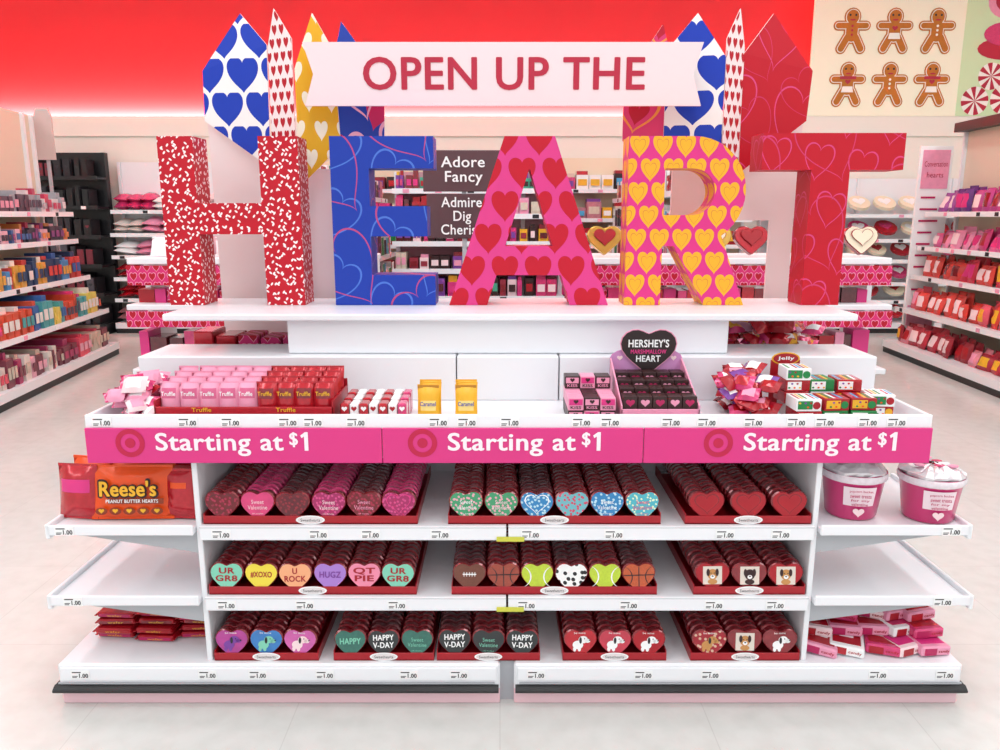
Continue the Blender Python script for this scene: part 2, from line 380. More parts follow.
gondola('gift_wall_shelving',frame((-1.9,10.1),(3.1,10.1)),5.0,[(.42,.4,.25),(.75,.38,.25),(1.08,.36,.25),(1.4,.34,.25),(1.75,.3,.25)],2.15,mixc,'box',back=CREAM,base_d=.45,wr=(.1,.2))
sh5=[(.42,.4,.24),(.72,.36,.24),(1.02,.32,.24),(1.32,.28,.24),(1.62,.24,.24)]
gondola('greeting_card_aisle',frame((-1.55,5.6),(-1.55,9.2)),3.6,sh5,1.95,mixc,'card',back=CREAM,base_d=.45,wr=(.06,.11),fill=.95,runmax=3)
gondola('valentine_card_aisle',frame((1.55,9.2),(1.55,5.6)),3.6,sh5,2.0,mixc,'card',back=CREAM,base_d=.45,wr=(.06,.11),fill=.95,runmax=3)
redp=[RED,REDF,PINKF,HOT,DRED,LPINK,MAROON,PPINK,BROWN,mat('mx5'),mat('mx4'),TEAL,YEL,PURPLE]
gondola('red_gift_rack',frame((-1.0,7.6),(.6,7.6)),1.6,[(.42,.4,.24),(.7,.36,.22),(.95,.32,.2),(1.2,.28,.2),(1.45,.26,.2),(1.68,.2,.18)],1.85,redp,'box',back=mat('rack_rose','#cf9aa5',.6),base_d=.45,wr=(.035,.1),runmax=3)

# word sign
mb=MB()
CB=mat('chalkboard','#5a3a40',.6)
mb.bbox(-.5,.02,5.2,5.22,1.60,1.86,CB); mb.bbox(-.48,-.02,5.2,5.22,1.30,1.585,CB)
mb.text('Adore\nFancy',-.24,1.73,.28,.18,5.19,PAPER,bold=.015); mb.text('Admire\nDig\nCherish',-.25,1.445,.27,.24,5.19,PAPER,bold=.015)
mb.box(-.25,-.22,5.22,5.24,0,1.86,GREY); mb.bbox(-.4,-.07,5.1,5.34,0,.02,GREY)
mb.obj('word_list_sign')

# rear display tables with pink pattern fascia
FASC=pattern('fascia_hearts','#d82f75',[('#b80f28',dict(tile=.05,r=.33,stag=True)),('#ef9db6',dict(tile=.05,r=.38,ring=.03,stag=True))])
GOLDF=mat('foil_gold','#c99f48',.25,metal=.5,noise=.2)
for (x0,x1) in ((-2.0,-.72),(.45,2.1)):
    mb=MB()
    mb.bbox(x0,x1,4.2,4.75,1.19,1.225,WHITE2); mb.box(x0,x1,4.19,4.2,1.08,1.185,FASC)
    mb.bbox(x0,x1,4.15,4.8,.95,.98,WHITE); mb.box(x0,x1,4.14,4.15,.86,.945,FASC)
    mb.bbox(x0,x1,4.15,4.8,.6,.63,WHITE); mb.bbox(x0,x1,4.1,4.8,.0,.14,WHITE)
    n=int((x1-x0)/.4)
    for i in range(n+1):
        x=x0+(x1-x0-.03)*i/n; mb.box(x,x+.03,4.4,4.7,.14,1.19,WHITE)
    for zz,hh in ((.98,.09),(.63,.2),(.14,.3)):
        x=x0+.02
        while x<x1-.1:
            ww=U(.05,.1); mb.box(x,x+ww*.9,4.22+U(0,.05),4.39,zz,zz+hh*U(.7,1),random.choice([RED,REDF,PINKF,HOT,DRED,FASC,MAROON,LPINK]),None); x+=ww
    mb.obj('valentine_gift_table')
    mb=MB(); x=x0+.12; i=0
    while x<x1-.08:
        if x0>0:
            heartbox(mb,.19,.17,.04,[GOLDF,MAROON,CREAM,GOLDF,REDF][i%5],[GOLDF,DRED,PINKF][i%3],T(x,4.3,1.322)@RX(-12)); 
            heartbox(mb,.12,.1,.005,[RED,PINKF,GOLDF,CREAM][i%4],RED,T(x,4.29,1.33)@RX(-12),P=HP)
        else:
            for k in range(3): mb.pillow(.13,.11,.05,[PAPER,LPINK,PPINK,mat('w2')][(i+k)%4],T(x+U(-.03,.03),4.3+k*.1,1.23)@RZ(U(-30,30))@RX(-20),n=5,wr=.004)
        x+=.2; i+=1
    mb.obj('heart_gift_boxes' if x0>0 else 'soft_gift_bags')

# ------------------------------------------------------------ main display fixture
fx=empty('candy_display_fixture')
F=2.10; CXL,CXR=-1.323,1.383
PINKKICK=mat('kick_pale_pink','#f0c8d0',.5)
mb=MB()
for a,b in ((CXL,.000),(.042,CXR)):
    mb.bbox(a,b,F+.01,2.62,.0,.05,PINKKICK,b=.003)
    mb.bbox(a,b,F,2.62,.05,.137,WHITE,b=.006)
    mb.bbox(a+.01,b-.01,F-.006,F+.001,.085,.128,WHITE2,b=.002)
mb.box(.0,.042,F+.03,2.6,0,.13,GREY)
mb.bbox(CXL+.3,CXR-.3,2.6,3.1,0,.137,WHITE)
mb.obj('base_deck',fx)
mb=MB()
for a,b in ((CXL-.012,-.004),(.046,CXR+.012)):
    n=7
    prof=[(F-.018*math.sin(math.pi*i/n)-.002,.043+.028*i/n) for i in range(n+1)]
    vs=[(a,y,z) for y,z in prof]+[(b,y,z) for y,z in prof]; m=n+1
    mb.add(vs,[(i,i+1,m+i+1,m+i) for i in range(n)]+[tuple(range(m)),tuple(range(m,2*m))[::-1]],DARK,None,False)
    mb.box(a,a+.012,F-.005,2.6,.045,.069,DARK) if a<0 else mb.box(b-.012,b,F-.005,2.6,.045,.069,DARK)
    mb.box(a+.012,b-.012,F-.004,F+.001,.073,.078,GREY)
mb.obj('bumper_rail',fx)
IL,IR=-.865,.905
mb=MB()
for x in (IL-.016,IR): mb.bbox(x,x+.016,F+.02,3.08,.137,.775,WHITE,b=.002)
mb.box(IL,IR,2.60,2.62,.137,.86,WHITE)
mb.bbox(.012,.03,2.58,2.6,.137,.775,GREY)
for z in (.352,.573):
    for a,b in ((IL,.018),(.024,IR)):
        mb.bbox(a,b,F+.006,2.6,z-.022,z,WHITE,b=.002)
        mb.bbox(a,b,F,F+.008,z-.042,z,WHITE2,b=.002)
        mb.box(a,b,F-.0006,F,z-.004,z-.002,GREY)
mb.obj('inner_shelves',fx)
mb=MB()
for sgn,x0,x1 in ((-1,CXL,IL-.018),(1,IR+.018,CXR)):
    for z in (.345,.565):
        if z>.5:
            if sgn<0: x0=CXL+.02
            else: x1=CXR-.03
        mb.bbox(x0,x1,F+.006,2.56,z-.018,z,WHITE,b=.002)
        mb.bbox(x0,x1,F,F+.008,z-.02,z+.012,WHITE2,b=.003)
        xo=x0 if sgn<0 else x1
        mb.bbox(xo-.006,xo+.006,F,2.56,z-.03,z+.014,WHITE2,b=.002)
        for yy in (2.13,2.54):
            mb.prism([(x0 if sgn<0 else x1,z-.018),(x1 if sgn<0 else x0,z-.018),(x1 if sgn<0 else x0,z-.085)],yy,yy+.004,GREY)
mb.obj('side_shelves',fx)
mb=MB()
TL,TR=-1.16,1.208
mb.bbox(TL,TR,F+.01,3.1,.775,.862,WHITE,b=.003)
mb.bbox(TL,TR,F+.002,F+.014,.862,.904,WHITE2,b=.002)
mb.bbox(TL,TL+.012,F+.014,2.45,.862,.903,WHITE,b=.002); mb.bbox(TR-.012,TR,F+.014,2.45,.862,.903,WHITE,b=.002)
for a,b in ((TL,-.142),(-.138,.188),(.192,TR)):
    mb.bbox(a,b,2.45,2.70,.862,1.006,WHITE,b=.003)
mb.bbox(-.69,.742,2.50,2.9,1.007,1.118,WHITE,b=.004)
mb.bbox(-1.08,1.145,2.47,2.96,1.118,1.14,WHITE2,b=.004)
mb.obj('counter',fx)
sg=empty('starting_price_sign')
mb=MB()
for (a,b) in ((TL,-.331),(-.329,.401),(.403,TR)):
    mb.bbox(a,b,F-.006,F+.001,.766,.868,HOT,b=.0015)
mb.obj('panel',sg)
for x in (-1.035,-.217,.611):
    mb=MB(); y=F-.0072; LOGO=mat('bullseye_red','#c21245',.4)
    cz=.825
    ro=.041; ri=.027; n=32
    pts=[(x+ro*math.cos(2*math.pi*i/n),y,cz+ro*math.sin(2*math.pi*i/n)) for i in range(n)]+[(x+ri*math.cos(2*math.pi*i/n),y,cz+ri*math.sin(2*math.pi*i/n)) for i in range(n)]
    mb.add(pts,[(i,(i+1)%n,n+(i+1)%n,n+i) for i in range(n)],LOGO)
    mb.disc(x,cz,.0145,.0145,y,LOGO)
    mb.text('Starting at',x+.250,cz-.004,.355,.066,y,SIGNW,bold=.022)
    mb.text('$',x+.458,cz+.010,.022,.042,y,SIGNW,bold=.022)
    ox,oz=x+.477,cz-.022
    mb.add([(ox+a,y,oz+b) for a,b in ((.0105,0),(.0215,0),(.0215,.054),(.0135,.054),(0,.044),(.0035,.0365),(.0105,.041))],[(0,1,2,3,4,5,6)],SIGNW)
    mb.obj('lettering',sg)
mb=MB()
def tag(x,y,z):
    mb.box(x,x+.055,y-.0015,y,z-.013,z+.013,PAPER)
    mb.text('1.00',x+.038,z-.003,.026,.013,y-.002,INK,bold=.03)
    mb.box(x+.004,x+.03,y-.002,y-.0015,z+.006,z+.009,INK); mb.box(x+.004,x+.02,y-.002,y-.0015,z-.006,z-.004,INK)
    mb.box(x+.004,x+.017,y-.002,y-.0015,z-.01,z-.008,INK)
for x in (-1.14,-.9,-.78,-.62,-.55,-.43,-.2,-.12,.0,.2,.28,.45,.55,.68,.8,.88,1.0,1.08): tag(x,F+.0015,.884)
for x in (-.83,-.55,-.4,-.2,.06,.3,.62,.78): tag(x,F-.0005,.551)
for x in (-.83,-.6,-.33,.05,.35,.6,.78): tag(x,F-.0005,.330)
for x in (-1.28,-.9,-.75,-.55,-.3,-.15,.08,.4,.6,1.1,1.3): tag(x,F-.0065,.107)
for z in (.56,.34):
    for x in (-1.28,1.27): tag(x,F-.0005,z)
for z in (.515,.295):
    mb.box(-.01,.07,F-.0035,F-.001,z+.014,z+.028,mat('tag_lime','#cfd04a',.5))
mb.obj('price_tags',fx)

# ------------------------------------------------------------ big letters
LF,LB,Z0,Z1=2.72,2.85,1.141,1.71
mH=pattern('letter_red_confetti','#bf1428',[('#fbeeee',('voro',58,.19,.55,.6)),('#fbeeee',('voro',49,.15,.5,-.9))])
mE=pattern('letter_blue_outline','#1d3ca6',[('#4c74cf',dict(tile=.2,r=.36,ring=.014,rot=.5,stag=True)),('#b8487f',dict(tile=.29,r=.38,ring=.009,rot=-.6,ou=.3,ov=.2))])
mA=pattern('letter_pink_hearts','#dc3f88',[('#c2142c',dict(tile=.115,r=.40,rot=.0,ou=.2,vs=1.05))])
mR=pattern('letter_gold_hearts','#dd3585',[('#f2b02c',dict(tile=.078,r=.42,ou=.1)),('#d98a3a',dict(tile=.078,r=.25,ring=.014,ou=.1))])
mT=pattern('letter_red_outline','#c01428',[('#d4447c',dict(tile=.15,r=.33,ring=.014,rot=.15,ou=.1)),('#cc3a6a',dict(tile=.27,r=.38,ring=.008,rot=-.4,ov=.3))])
def rect(a,b,c,d): return [(a,c),(b,c),(b,d),(a,d)]
def letter(name,polys,m):
    mb=MB()
    for p in polys: mb.prism(p,LF,LB,m)
    return mb.obj(name)
letter('letter_h',[[(-1.155,Z0),(-1.035,Z0),(-1.035,1.385),(-.815,1.385),(-.815,Z0),(-.682,Z0),(-.682,Z1),(-.815,Z1),(-.815,1.49),(-1.035,1.49),(-1.035,Z1),(-1.155,Z1)]],mH)
letter('letter_e',[[(-.575,Z0),(-.225,Z0),(-.225,Z0+.105),(-.445,Z0+.105),(-.445,1.378),(-.25,1.378),(-.25,1.48),(-.445,1.48),(-.445,Z1-.105),(-.225,Z1-.105),(-.225,Z1),(-.575,Z1)]],mE)
ac=.1
letter('letter_a',[[(-.178,Z0),(-.045,Z0),(-.012,1.245),(ac,1.245),(ac,1.345),(.018,1.345),(.098,1.60),(ac,1.60),(ac,Z1),(.015,Z1)],
                   [(.378,Z0),(.245,Z0),(.212,1.245),(ac,1.245),(ac,1.345),(.182,1.345),(.102,1.60),(ac,1.60),(ac,Z1),(.185,Z1)]],mA)
st=(.435,.56); zc=(Z1+1.345)/2; ro=(Z1-1.345)/2; ri=ro-.105
polys=[rect(st[0],st[1],Z0,Z1)]
xc=.655; n=20
polys.append(rect(st[1],xc,Z1-.105,Z1)); polys.append(rect(st[1],xc,1.345,1.45))
for i in range(n):
    a=-math.pi/2+math.pi*i/n; b=-math.pi/2+math.pi*(i+1)/n
    polys.append([(xc+ro*math.cos(a),zc+ro*math.sin(a)),(xc+ro*math.cos(b),zc+ro*math.sin(b)),(xc+ri*math.cos(b),zc+ri*math.sin(b)),(xc+ri*math.cos(a),zc+ri*math.sin(a))])
leg=[(.60,1.345)]+[(xc+ro*math.cos(-math.pi/2+math.pi*i/n),zc+ro*math.sin(-math.pi/2+math.pi*i/n)) for i in range(0,5)]+[(.852,Z0),(.712,Z0)]
polys.append(leg)
letter('letter_r',polys,mR)
letter('letter_t',[[(1.055,Z0),(1.185,Z0),(1.185,Z1-.11),(1.365,Z1-.11),(1.365,Z1+.01),(.885,Z1+.01),(.885,Z1-.11),(1.055,Z1-.11)]],mT)

# ------------------------------------------------------------ banner
mb=MB(); BY=2.86
zb0,zb1=1.825,2.035; xm=(zb0+zb1)/2
mb.prism([(-.683,zb0),(.704,zb0),(.672,xm),(.704,zb1),(-.683,zb1),(-.65,xm)],BY,BY+.012,PPINK)
mb.text('OPEN UP THE',.014,1.932,.975,.106,BY-.002,TREDT,bold=.02)
for x in (-.6,.62): mb.box(x,x+.03,BY+.012,2.935,1.9,1.93,WHITE)
mb.obj('open_up_banner')

# ------------------------------------------------------------ crown panels behind letters
mBL=pattern('panel_blue_lattice','#f7f4f2',[('#1a3cb4',dict(tile=.118,r=.455,ou=.1))])
RWP=[('#b81226',dict(tile=.045,r=.34,stag=True))]
mRWl=pattern('panel_white_red_l','#f5e6e6',RWP,sub=True)
mRWr=pattern('panel_white_red_r','#f5e6e6',RWP)
mYW=pattern('panel_yellow_hearts','#eab022',[('#fbf3dc',dict(tile=.1,r=.29,stag=True))])
mBO=pattern('panel_blue_pink','#2342a8',[('#cc2560',dict(tile=.2,r=.3,rot=.3)),('#f3b1c8',dict(tile=.24,r=.36,ring=.025,rot=-.3,ou=.3))])
mPO=pattern('panel_pink_orange','#d83a72',[('#ee9840',dict(tile=.15,r=.36,ring=.03,rot=.2)),('#b81530',dict(tile=.15,r=.2,rot=.2))])
mRO=pattern('panel_red_outline','#c01428',[('#d84a82',dict(tile=.3,r=.36,ring=.008,rot=.2,ou=.3)),('#cc3564',dict(tile=.22,r=.36,ring=.007,rot=-.5))])
PB=mat('board_blush','#f3e3e2',.55)
def panel(mb,pts,m,t=.012):
    n=len(pts)
    mb.add(pts,[tuple(range(n))],m)
    mb.add([(x,y+t,z) for x,y,z in pts],[tuple(range(n))[::-1]],PB)
    mb.add(list(pts)+[(x,y+t,z) for x,y,z in pts],[(i,(i+1)%n,n+(i+1)%n,n+i) for i in range(n)],PB)
mb=MB()
panel(mb,[(-1.09,3.0,1.79),(-1.085,3.0,1.965),(-.935,3.0,2.16),(-.84,2.98,2.05),(-.85,2.98,1.62)],mBL)
panel(mb,[(-.84,2.975,1.64),(-.835,2.975,2.04),(-.80,2.95,2.165),(-.735,2.92,2.06),(-.74,2.92,1.58)],mRWl)
panel(mb,[(-.732,2.925,1.55),(-.73,2.925,1.96),(-.665,2.95,2.15),(-.6,2.97,2.03),(-.585,2.97,1.7)],mYW)
panel(mb,[(-.6,2.975,1.62),(-.6,2.975,2.0),(-.57,2.985,2.13),(-.46,3.0,1.98),(-.425,3.01,1.9),(-.43,3.01,1.72)],mBO)
panel(mb,[(-1.08,3.03,.863),(-1.09,3.03,1.8),(-.85,3.03,1.62),(-.6,3.03,1.62),(-.6,3.03,.863)],PB)
mb.obj('heart_pattern_backdrop')
mb=MB()
panel(mb,[(1.13,3.0,1.79),(1.14,3.0,1.965),(.985,3.0,2.16),(.88,2.98,2.02),(.885,2.98,1.60)],mRO)
panel(mb,[(.88,2.975,1.64),(.88,2.975,2.04),(.85,2.95,2.165),(.80,2.92,2.06),(.805,2.92,1.58)],mRWr)
panel(mb,[(.80,2.925,1.6),(.80,2.925,2.0),(.70,2.95,2.15),(.60,2.97,2.03),(.60,2.97,1.72)],mBL)
panel(mb,[(.61,2.975,1.62),(.62,2.975,2.0),(.585,2.985,2.12),(.49,3.0,1.98),(.455,3.01,1.9),(.455,3.01,1.72)],mPO)
panel(mb,[(1.12,3.03,1.43),(1.13,3.03,1.8),(.86,3.03,1.6),(.65,3.03,1.62),(.65,3.03,1.43)],PB)
panel(mb,[(1.12,3.03,.863),(1.12,3.03,1.43),(1.03,3.03,1.43),(1.03,3.03,.863)],PB)
mb.obj('heart_pattern_backdrop')

# ------------------------------------------------------------ heart candy trays
def vor(name,a,b,scale,th=.35):
    return pattern(name,a,[(b,('voro',scale,th))],rough=.25,coat=.6)
FLOR1=vor('floral_aqua','#4fb4c4','#e8f3c9',90,.25); FLOR2=vor('floral_green','#3f9a6c','#e8a8b4',85,.28); FLOR3=vor('floral_blue','#2f83bd','#b8dcea',80,.28); FLOR4=vor('floral_coral','#6fb5c0','#cf4a66',85,.3)
SWIRL=vor('swirl_pink','#a31c5c','#d44a88',90,.3); SWIRL2=vor('swirl_brown','#5e1824','#8f2230',90,.3); SWIRL3=vor('swirl_red','#6e101c','#a92545',90,.3)
SOCCER=vor('soccer','#f4f4f2','#1a1a1c',46,.27)
DOGR=vor('dog_print','#a01528','#d8b49c',60,.25)
def cm(n,c,**k): return mat(n,c,.3,coat=.5,**k)
CH={'mint':cm('c_mint','#7fd0b4'),'yel':cm('c_yel','#f0da3c'),'peach':cm('c_peach','#f5ab7c'),'lav':cm('c_lav','#a97ad0'),'pink':cm('c_pink','#f08aa8')}
FB=cm('football','#6c3019',noise=.3,nscale=200); BB=cm('basketball','#bf4f1c',noise=.3,nscale=200); TN=cm('tennis','#bdd42e',noise=.2,nscale=150)
CHK=cm('chalk_black','#1e2427'); CHT=cm('chalk_teal','#27695c',noise=.35,nscale=90); MAG=cm('c_magenta','#b0338e',noise=.3); CBL=cm('c_blue','#2878bf',noise=.3); CLI=cm('c_lilac','#cf5aa8',noise=.3)
PH=mat('photo_paper','#e3d8cc',.5)
def curve(mb,s_,wd,m,M,sag=.055):
    for q in range(8):
        a=-1.1+q*.28; b=a+.28; r=.034
        mb.add([(s_*(sag-r*math.cos(t)*k),-.001,r*math.sin(t)) for t,k in ((a,1),(b,1),(b,wd),(a,wd))],[(0,1,2,3)],m,M)
def tray(name,x0,x1,z,specs,depth,bodycol=RED,n=None):
    mb=MB(); y0=F+.018; n=n or int(depth/.03)
    mb.box(x0,x1,y0,y0+depth,z+.001,z+.004,bodycol)
    mb.bbox(x0,x1,y0,y0+.003,z+.001,z+.026,bodycol,b=.001)
    for x in (x0,x1-.003):
        mb.prism([(x,z+.004),(x+.003,z+.004),(x+.003,z+.032),(x,z+.032)],y0+.003,y0+depth,bodycol)
    mb.disc((x0+x1)/2,z+.014,.042,.0135,y0-.0014,PAPER); mb.disc((x0+x1)/2,z+.014,.037,.0105,y0-.0018,mat('oval_label','#e6dede',.5))
    mb.text('Sweethearts',(x0+x1)/2,z+.014,.056,.009,y0-.0022,INK)
    p=(x1-x0-.006)/len(specs); w=min(.106,p*.995); h=.098
    for i,sp in enumerate(specs):
        cx=x0+.003+p*(i+.5)
        mf,ms,t,tc=sp[:4]
        for k in range(n):
            yy=y0+.007+k*.030+U(-.001,.001)
            M=T(cx+U(-.0015,.0015),yy,z+.054+U(0,.002))@RX(-7)@RY(U(-2,2))
            heartbox(mb,w,h,.0275,mf if k==0 else ms,ms if k else DRED,M)
            if k==0:
                if t=='laces':
                    mb.box(-.02,.02,-.0015,-.0005,.006,.009,PAPER,M)
                    for q in range(5): mb.box(-.016+q*.008-.001,-.016+q*.008+.001,-.0018,-.0005,.001,.014,PAPER,M)
                elif t=='ball':
                    mb.box(-.0012,.0012,-.0015,-.0005,-.04,.03,INK,M); mb.box(-.045,.045,-.0015,-.0005,.004,.0065,INK,M)
                    for s_ in (-1,1): curve(mb,s_,1.09,INK,M)
                elif t=='tennis':
                    for s_ in (-1,1): curve(mb,s_,1.12,PAPER,M)
                elif t=='photo':
                    mb.prism([(-.028,-.024),(.028,-.024),(.028,.03),(-.028,.03)],-.0012,-.0005,PH,M=M)
                    mb.disc(0,.006,.015,.016,-.002,tc,M=M); mb.disc(-.013,.012,.005,.011,-.0024,BROWN,M=M); mb.disc(.013,.012,.005,.011,-.0024,BROWN,M=M)
                    mb.disc(0,-.001,.007,.006,-.0026,PAPER,M=M); mb.disc(0,.001,.003,.002,-.003,INK,M=M); mb.disc(0,-.016,.014,.008,-.0018,tc,M=M)
                    for dx in (-.005,.005): mb.disc(dx,.01,.0016,.0016,-.003,INK,M=M)
                elif t=='critter':
                    mb.disc(-.008,-.006,.016,.013,-.0012,tc,M=M); mb.disc(.008,.01,.014,.011,-.0016,tc,M=M); mb.disc(.021,.006,.008,.006,-.0016,tc,M=M)
                    mb.disc(0,.008,.004,.01,-.002,INK,M=M); mb.disc(.027,.008,.0025,.002,-.002,INK,M=M); mb.disc(.012,.013,.0015,.002,-.002,INK,M=M)
                    for dx in (-.018,-.004): mb.disc(dx,-.019,.005,.007,-.0016,tc,M=M)
                    mb.text('be mine',-.002,.031,.034,.006,-.0014,PAPER,M=M)
                elif t=='lines':
                    mb.text('Sweet\nValentine',0,.002,.056,.028,-.0012,tc,M=M); mb.text('milk chocolate',0,-.024,.032,.004,-.0012,tc,M=M)
                elif t=='bow':
                    mb.prism(hpts(.072,.062,0,.003),-.0012,-.0006,tc,M=M,back=False); mb.prism(hpts(.066,.056,0,.003),-.0018,-.0012,mf,M=M,back=False)
                elif t:
                    l=t.count('\n')+1
                    mb.text(t,0,.006,.062 if max(len(a) for a in t.split('\n'))>2 else .046,(.018 if l==1 else .040),-.0012,tc,M=M,bold=.03)
    return mb.obj(name)
z1,z2,z3=.573,.352,.137
W=PAPER
tray('heart_chocolate_tray',-.858,-.238,z1,[(SWIRL3,DRED,'bow',MAROON),(PINKF,PINKF,'lines',PPINK),(SWIRL2,MAROON,'bow',DRED),(SWIRL,PINKF,'lines',PPINK),(SWIRL3,MAROON,'lines',LPINK),(SWIRL,PINKF,'bow',HOT)],.44)
tray('heart_chocolate_tray',-.15,.465,z1,[(FLOR2,DRED,'lines',W),(FLOR2,DRED,'lines',PPINK),(FLOR3,MAROON,'bow',W),(FLOR4,DRED,None,W),(FLOR3,DRED,'lines',W),(FLOR1,DRED,'lines',HOT)],.44)
tray('heart_chocolate_tray',.535,.9,z1,[(RED,DRED,'bow',DRED)]*3,.44)
tray('conversation_heart_tray',-.858,-.246,z2,[(CH['mint'],DRED,'UR\nGR8',RED),(CH['yel'],DRED,'#XOXO',RED),(CH['peach'],DRED,'U\nROCK',RED),(CH['lav'],DRED,'HUGZ',PURPLE),(CH['pink'],DRED,'QT\nPIE',RED),(CH['mint'],DRED,'UR\nGR8',RED)],.44)
tray('sports_heart_tray',-.143,.463,z2,[(FB,MAROON,'laces',W),(cm('ball_dark','#9c3a24',noise=.3,nscale=200),DRED,'ball',W),(TN,DRED,'tennis',W),(SOCCER,MAROON,None,W),(TN,DRED,'tennis',W),(BB,MAROON,'ball',W)],.44)
tray('puppy_heart_tray',.57,.9,z2,[(RED,DRED,'photo',TAN),(DRED,DRED,'photo',BROWN),(RED,DRED,'photo',TAN)],.44)
tray('critter_heart_tray',-.858,-.545,z3,[(MAG,DRED,'critter',PURPLE),(CBL,DRED,'critter',CH['mint']),(CLI,DRED,'critter',PPINK)],.44)
tray('chalkboard_heart_tray',-.5,-.198,z3,[(CHT,DRED,'HAPPY',CH['mint']),(CHK,MAROON,'HAPPY\nV-DAY',W),(CHT,DRED,'lines',CH['mint'])],.44)
tray('chalkboard_heart_tray',-.19,.12,z3,[(CHK,MAROON,'HAPPY\nV-DAY',W),(CHK,DRED,'lines',CH['mint']),(CHK,MAROON,'HAPPY\nV-DAY',W)],.44)
tray('cartoon_heart_tray',.188,.5,z3,[(REDF,DRED,'critter',PAPER),(cm('c_red2','#c42a44',noise=.2),DRED,'critter',PAPER),(RED,DRED,'critter',PAPER)],.44)
tray('dog_heart_tray',.572,.9,z3,[(DOGR,DRED,'critter',TAN),(DRED,DRED,'photo',TAN),(DRED,DRED,'critter',PAPER)],.44)

# ------------------------------------------------------------ side shelf goods
def shelfbag(mb,w,h,t,m,M,label=None,n=8,lab=(.2,.8,.25,.75)):
    mb.pillow(w,h,t,m,M,n=n,label=label,wr=.0015,lab=lab)
CARAM=mat('wrap_caramel','#8c3414',.4)
mb=MB(); zs=.566
M=T(-1.085,F+.07,zs+.003)@RX(-7)@RZ(2)
shelfbag(mb,.24,.162,.045,ORANGE,M)
mb.text("Reese's",0,.098,.165,.05,-.0285,BROWN,M=M,bold=.1); mb.text("Reese's",0,.098,.16,.044,-.032,YEL,M=M,bold=.035)
mb.text('PEANUT BUTTER HEARTS',.01,.060,.15,.010,-.029,PAPER,M=M,bold=.02); mb.box(-.06,.1,-.0275,-.027,.052,.068,CARAM,M)
for i in range(5): mb.disc(-.08+i*.04,.03,.017,.011,-.0265,CARAM,M=M); mb.prism(hpts(.016,.014,-.08+i*.04,.03),-.0275,-.0265,YEL,M=M,back=False)
LDR=mat('lab_dr','#9b1226',.4)
for i,(m,x,y,r) in enumerate([(REDF,-1.247,F+.075,-8),(ORANGE,-1.235,F+.13,-12),(REDF,-1.215,F+.185,-14),(ORANGE,-1.2,F+.24,-12),(ORANGE,-1.07,F+.13,2),(REDF,-1.06,F+.185,1),(ORANGE,-1.05,F+.24,2),(REDF,-1.04,F+.295,0),(REDF,-1.03,F+.35,0)]):
    shelfbag(mb,.125 if i<4 else .22,.165+.006*(i%4),.045,m,T(x,y,zs+.003)@RZ(r)@RX(-6),label=(HOT if m is REDF else YEL),lab=(.15,.85,.55,.8))
for k in range(4): shelfbag(mb,.1,.15,.03,REDF,T(-.945,F+.075+k*.05,zs+.003)@RX(-6)@RZ(-6),label=ORANGE,lab=(.2,.8,.6,.8))
mb.obj('peanut_butter_candy_bags')
mb=MB()
for c in range(3):
    for k in range(5 if c==1 else 4):
        yb=F+.27+U(-.02,.02); x=-1.215+c*.132+U(-.006,.006); zk=z3+.002+k*.021
        M=T(x,yb-.13,zk+.001)@RZ(U(-6,6))
        mb.bbox(-.058,.058,0,.2,0,.018,REDF,M,b=.004); mb.box(-.05,.05,-.001,0,.004,.014,(HOT2,RED,DRED)[k%3],M); mb.text('wafer',0,.009,.05,.007,-.0015,YEL,M=M)
        mb.box(-.064,-.056,-.004,.19,.008,.01,REDF,M); mb.box(.056,.064,-.004,.19,.008,.01,REDF,M)
mb.obj('flat_red_candy_packs')
mb=MB()
for k in range(5):
    for c in range(5 if k<4 else 4):
        x=.965+c*.094+U(-.012,.012); yb=F+.045+k*.045+U(-.01,.01); zk=z3+.004+k*.033
        if x>1.32: x=1.32
        M=T(x,yb,zk)@RZ(U(-26,-6) if c<3 else U(8,28))@RY(U(-8,8))
        col=(LPINK,PPINK,PAPER,LPINK,PINKF)[(c*2+k)%5]
        mb.bbox(-.05,.05,0,.16,0,.031,col,M,b=.005)
        mb.box(-.04,.0,-.0012,0,.004,.026,random.choice([REDF,HOT2,RED]),M); mb.text('candy',.024,.015,.036,.011,-.0014,REDF,M=M,bold=.02)
        mb.box(-.04,.04,.02,.14,.031,.0318,random.choice([REDF,HOT,RED,PINKF,RED]),M)
        mb.box(-.02,.02,.06,.1,.0318,.0322,PAPER,M)
for c in range(4):
    for k in range(3):
        M=T(.98+c*.1,F+.3+U(-.01,.01),z3+.003+k*.05)@RZ(U(-8,8)); mb.bbox(-.045,.045,0,.15,0,.046,(REDF,LPINK,DRED)[(c+k)%3],M)
mb.obj('pink_candy_box_pile')
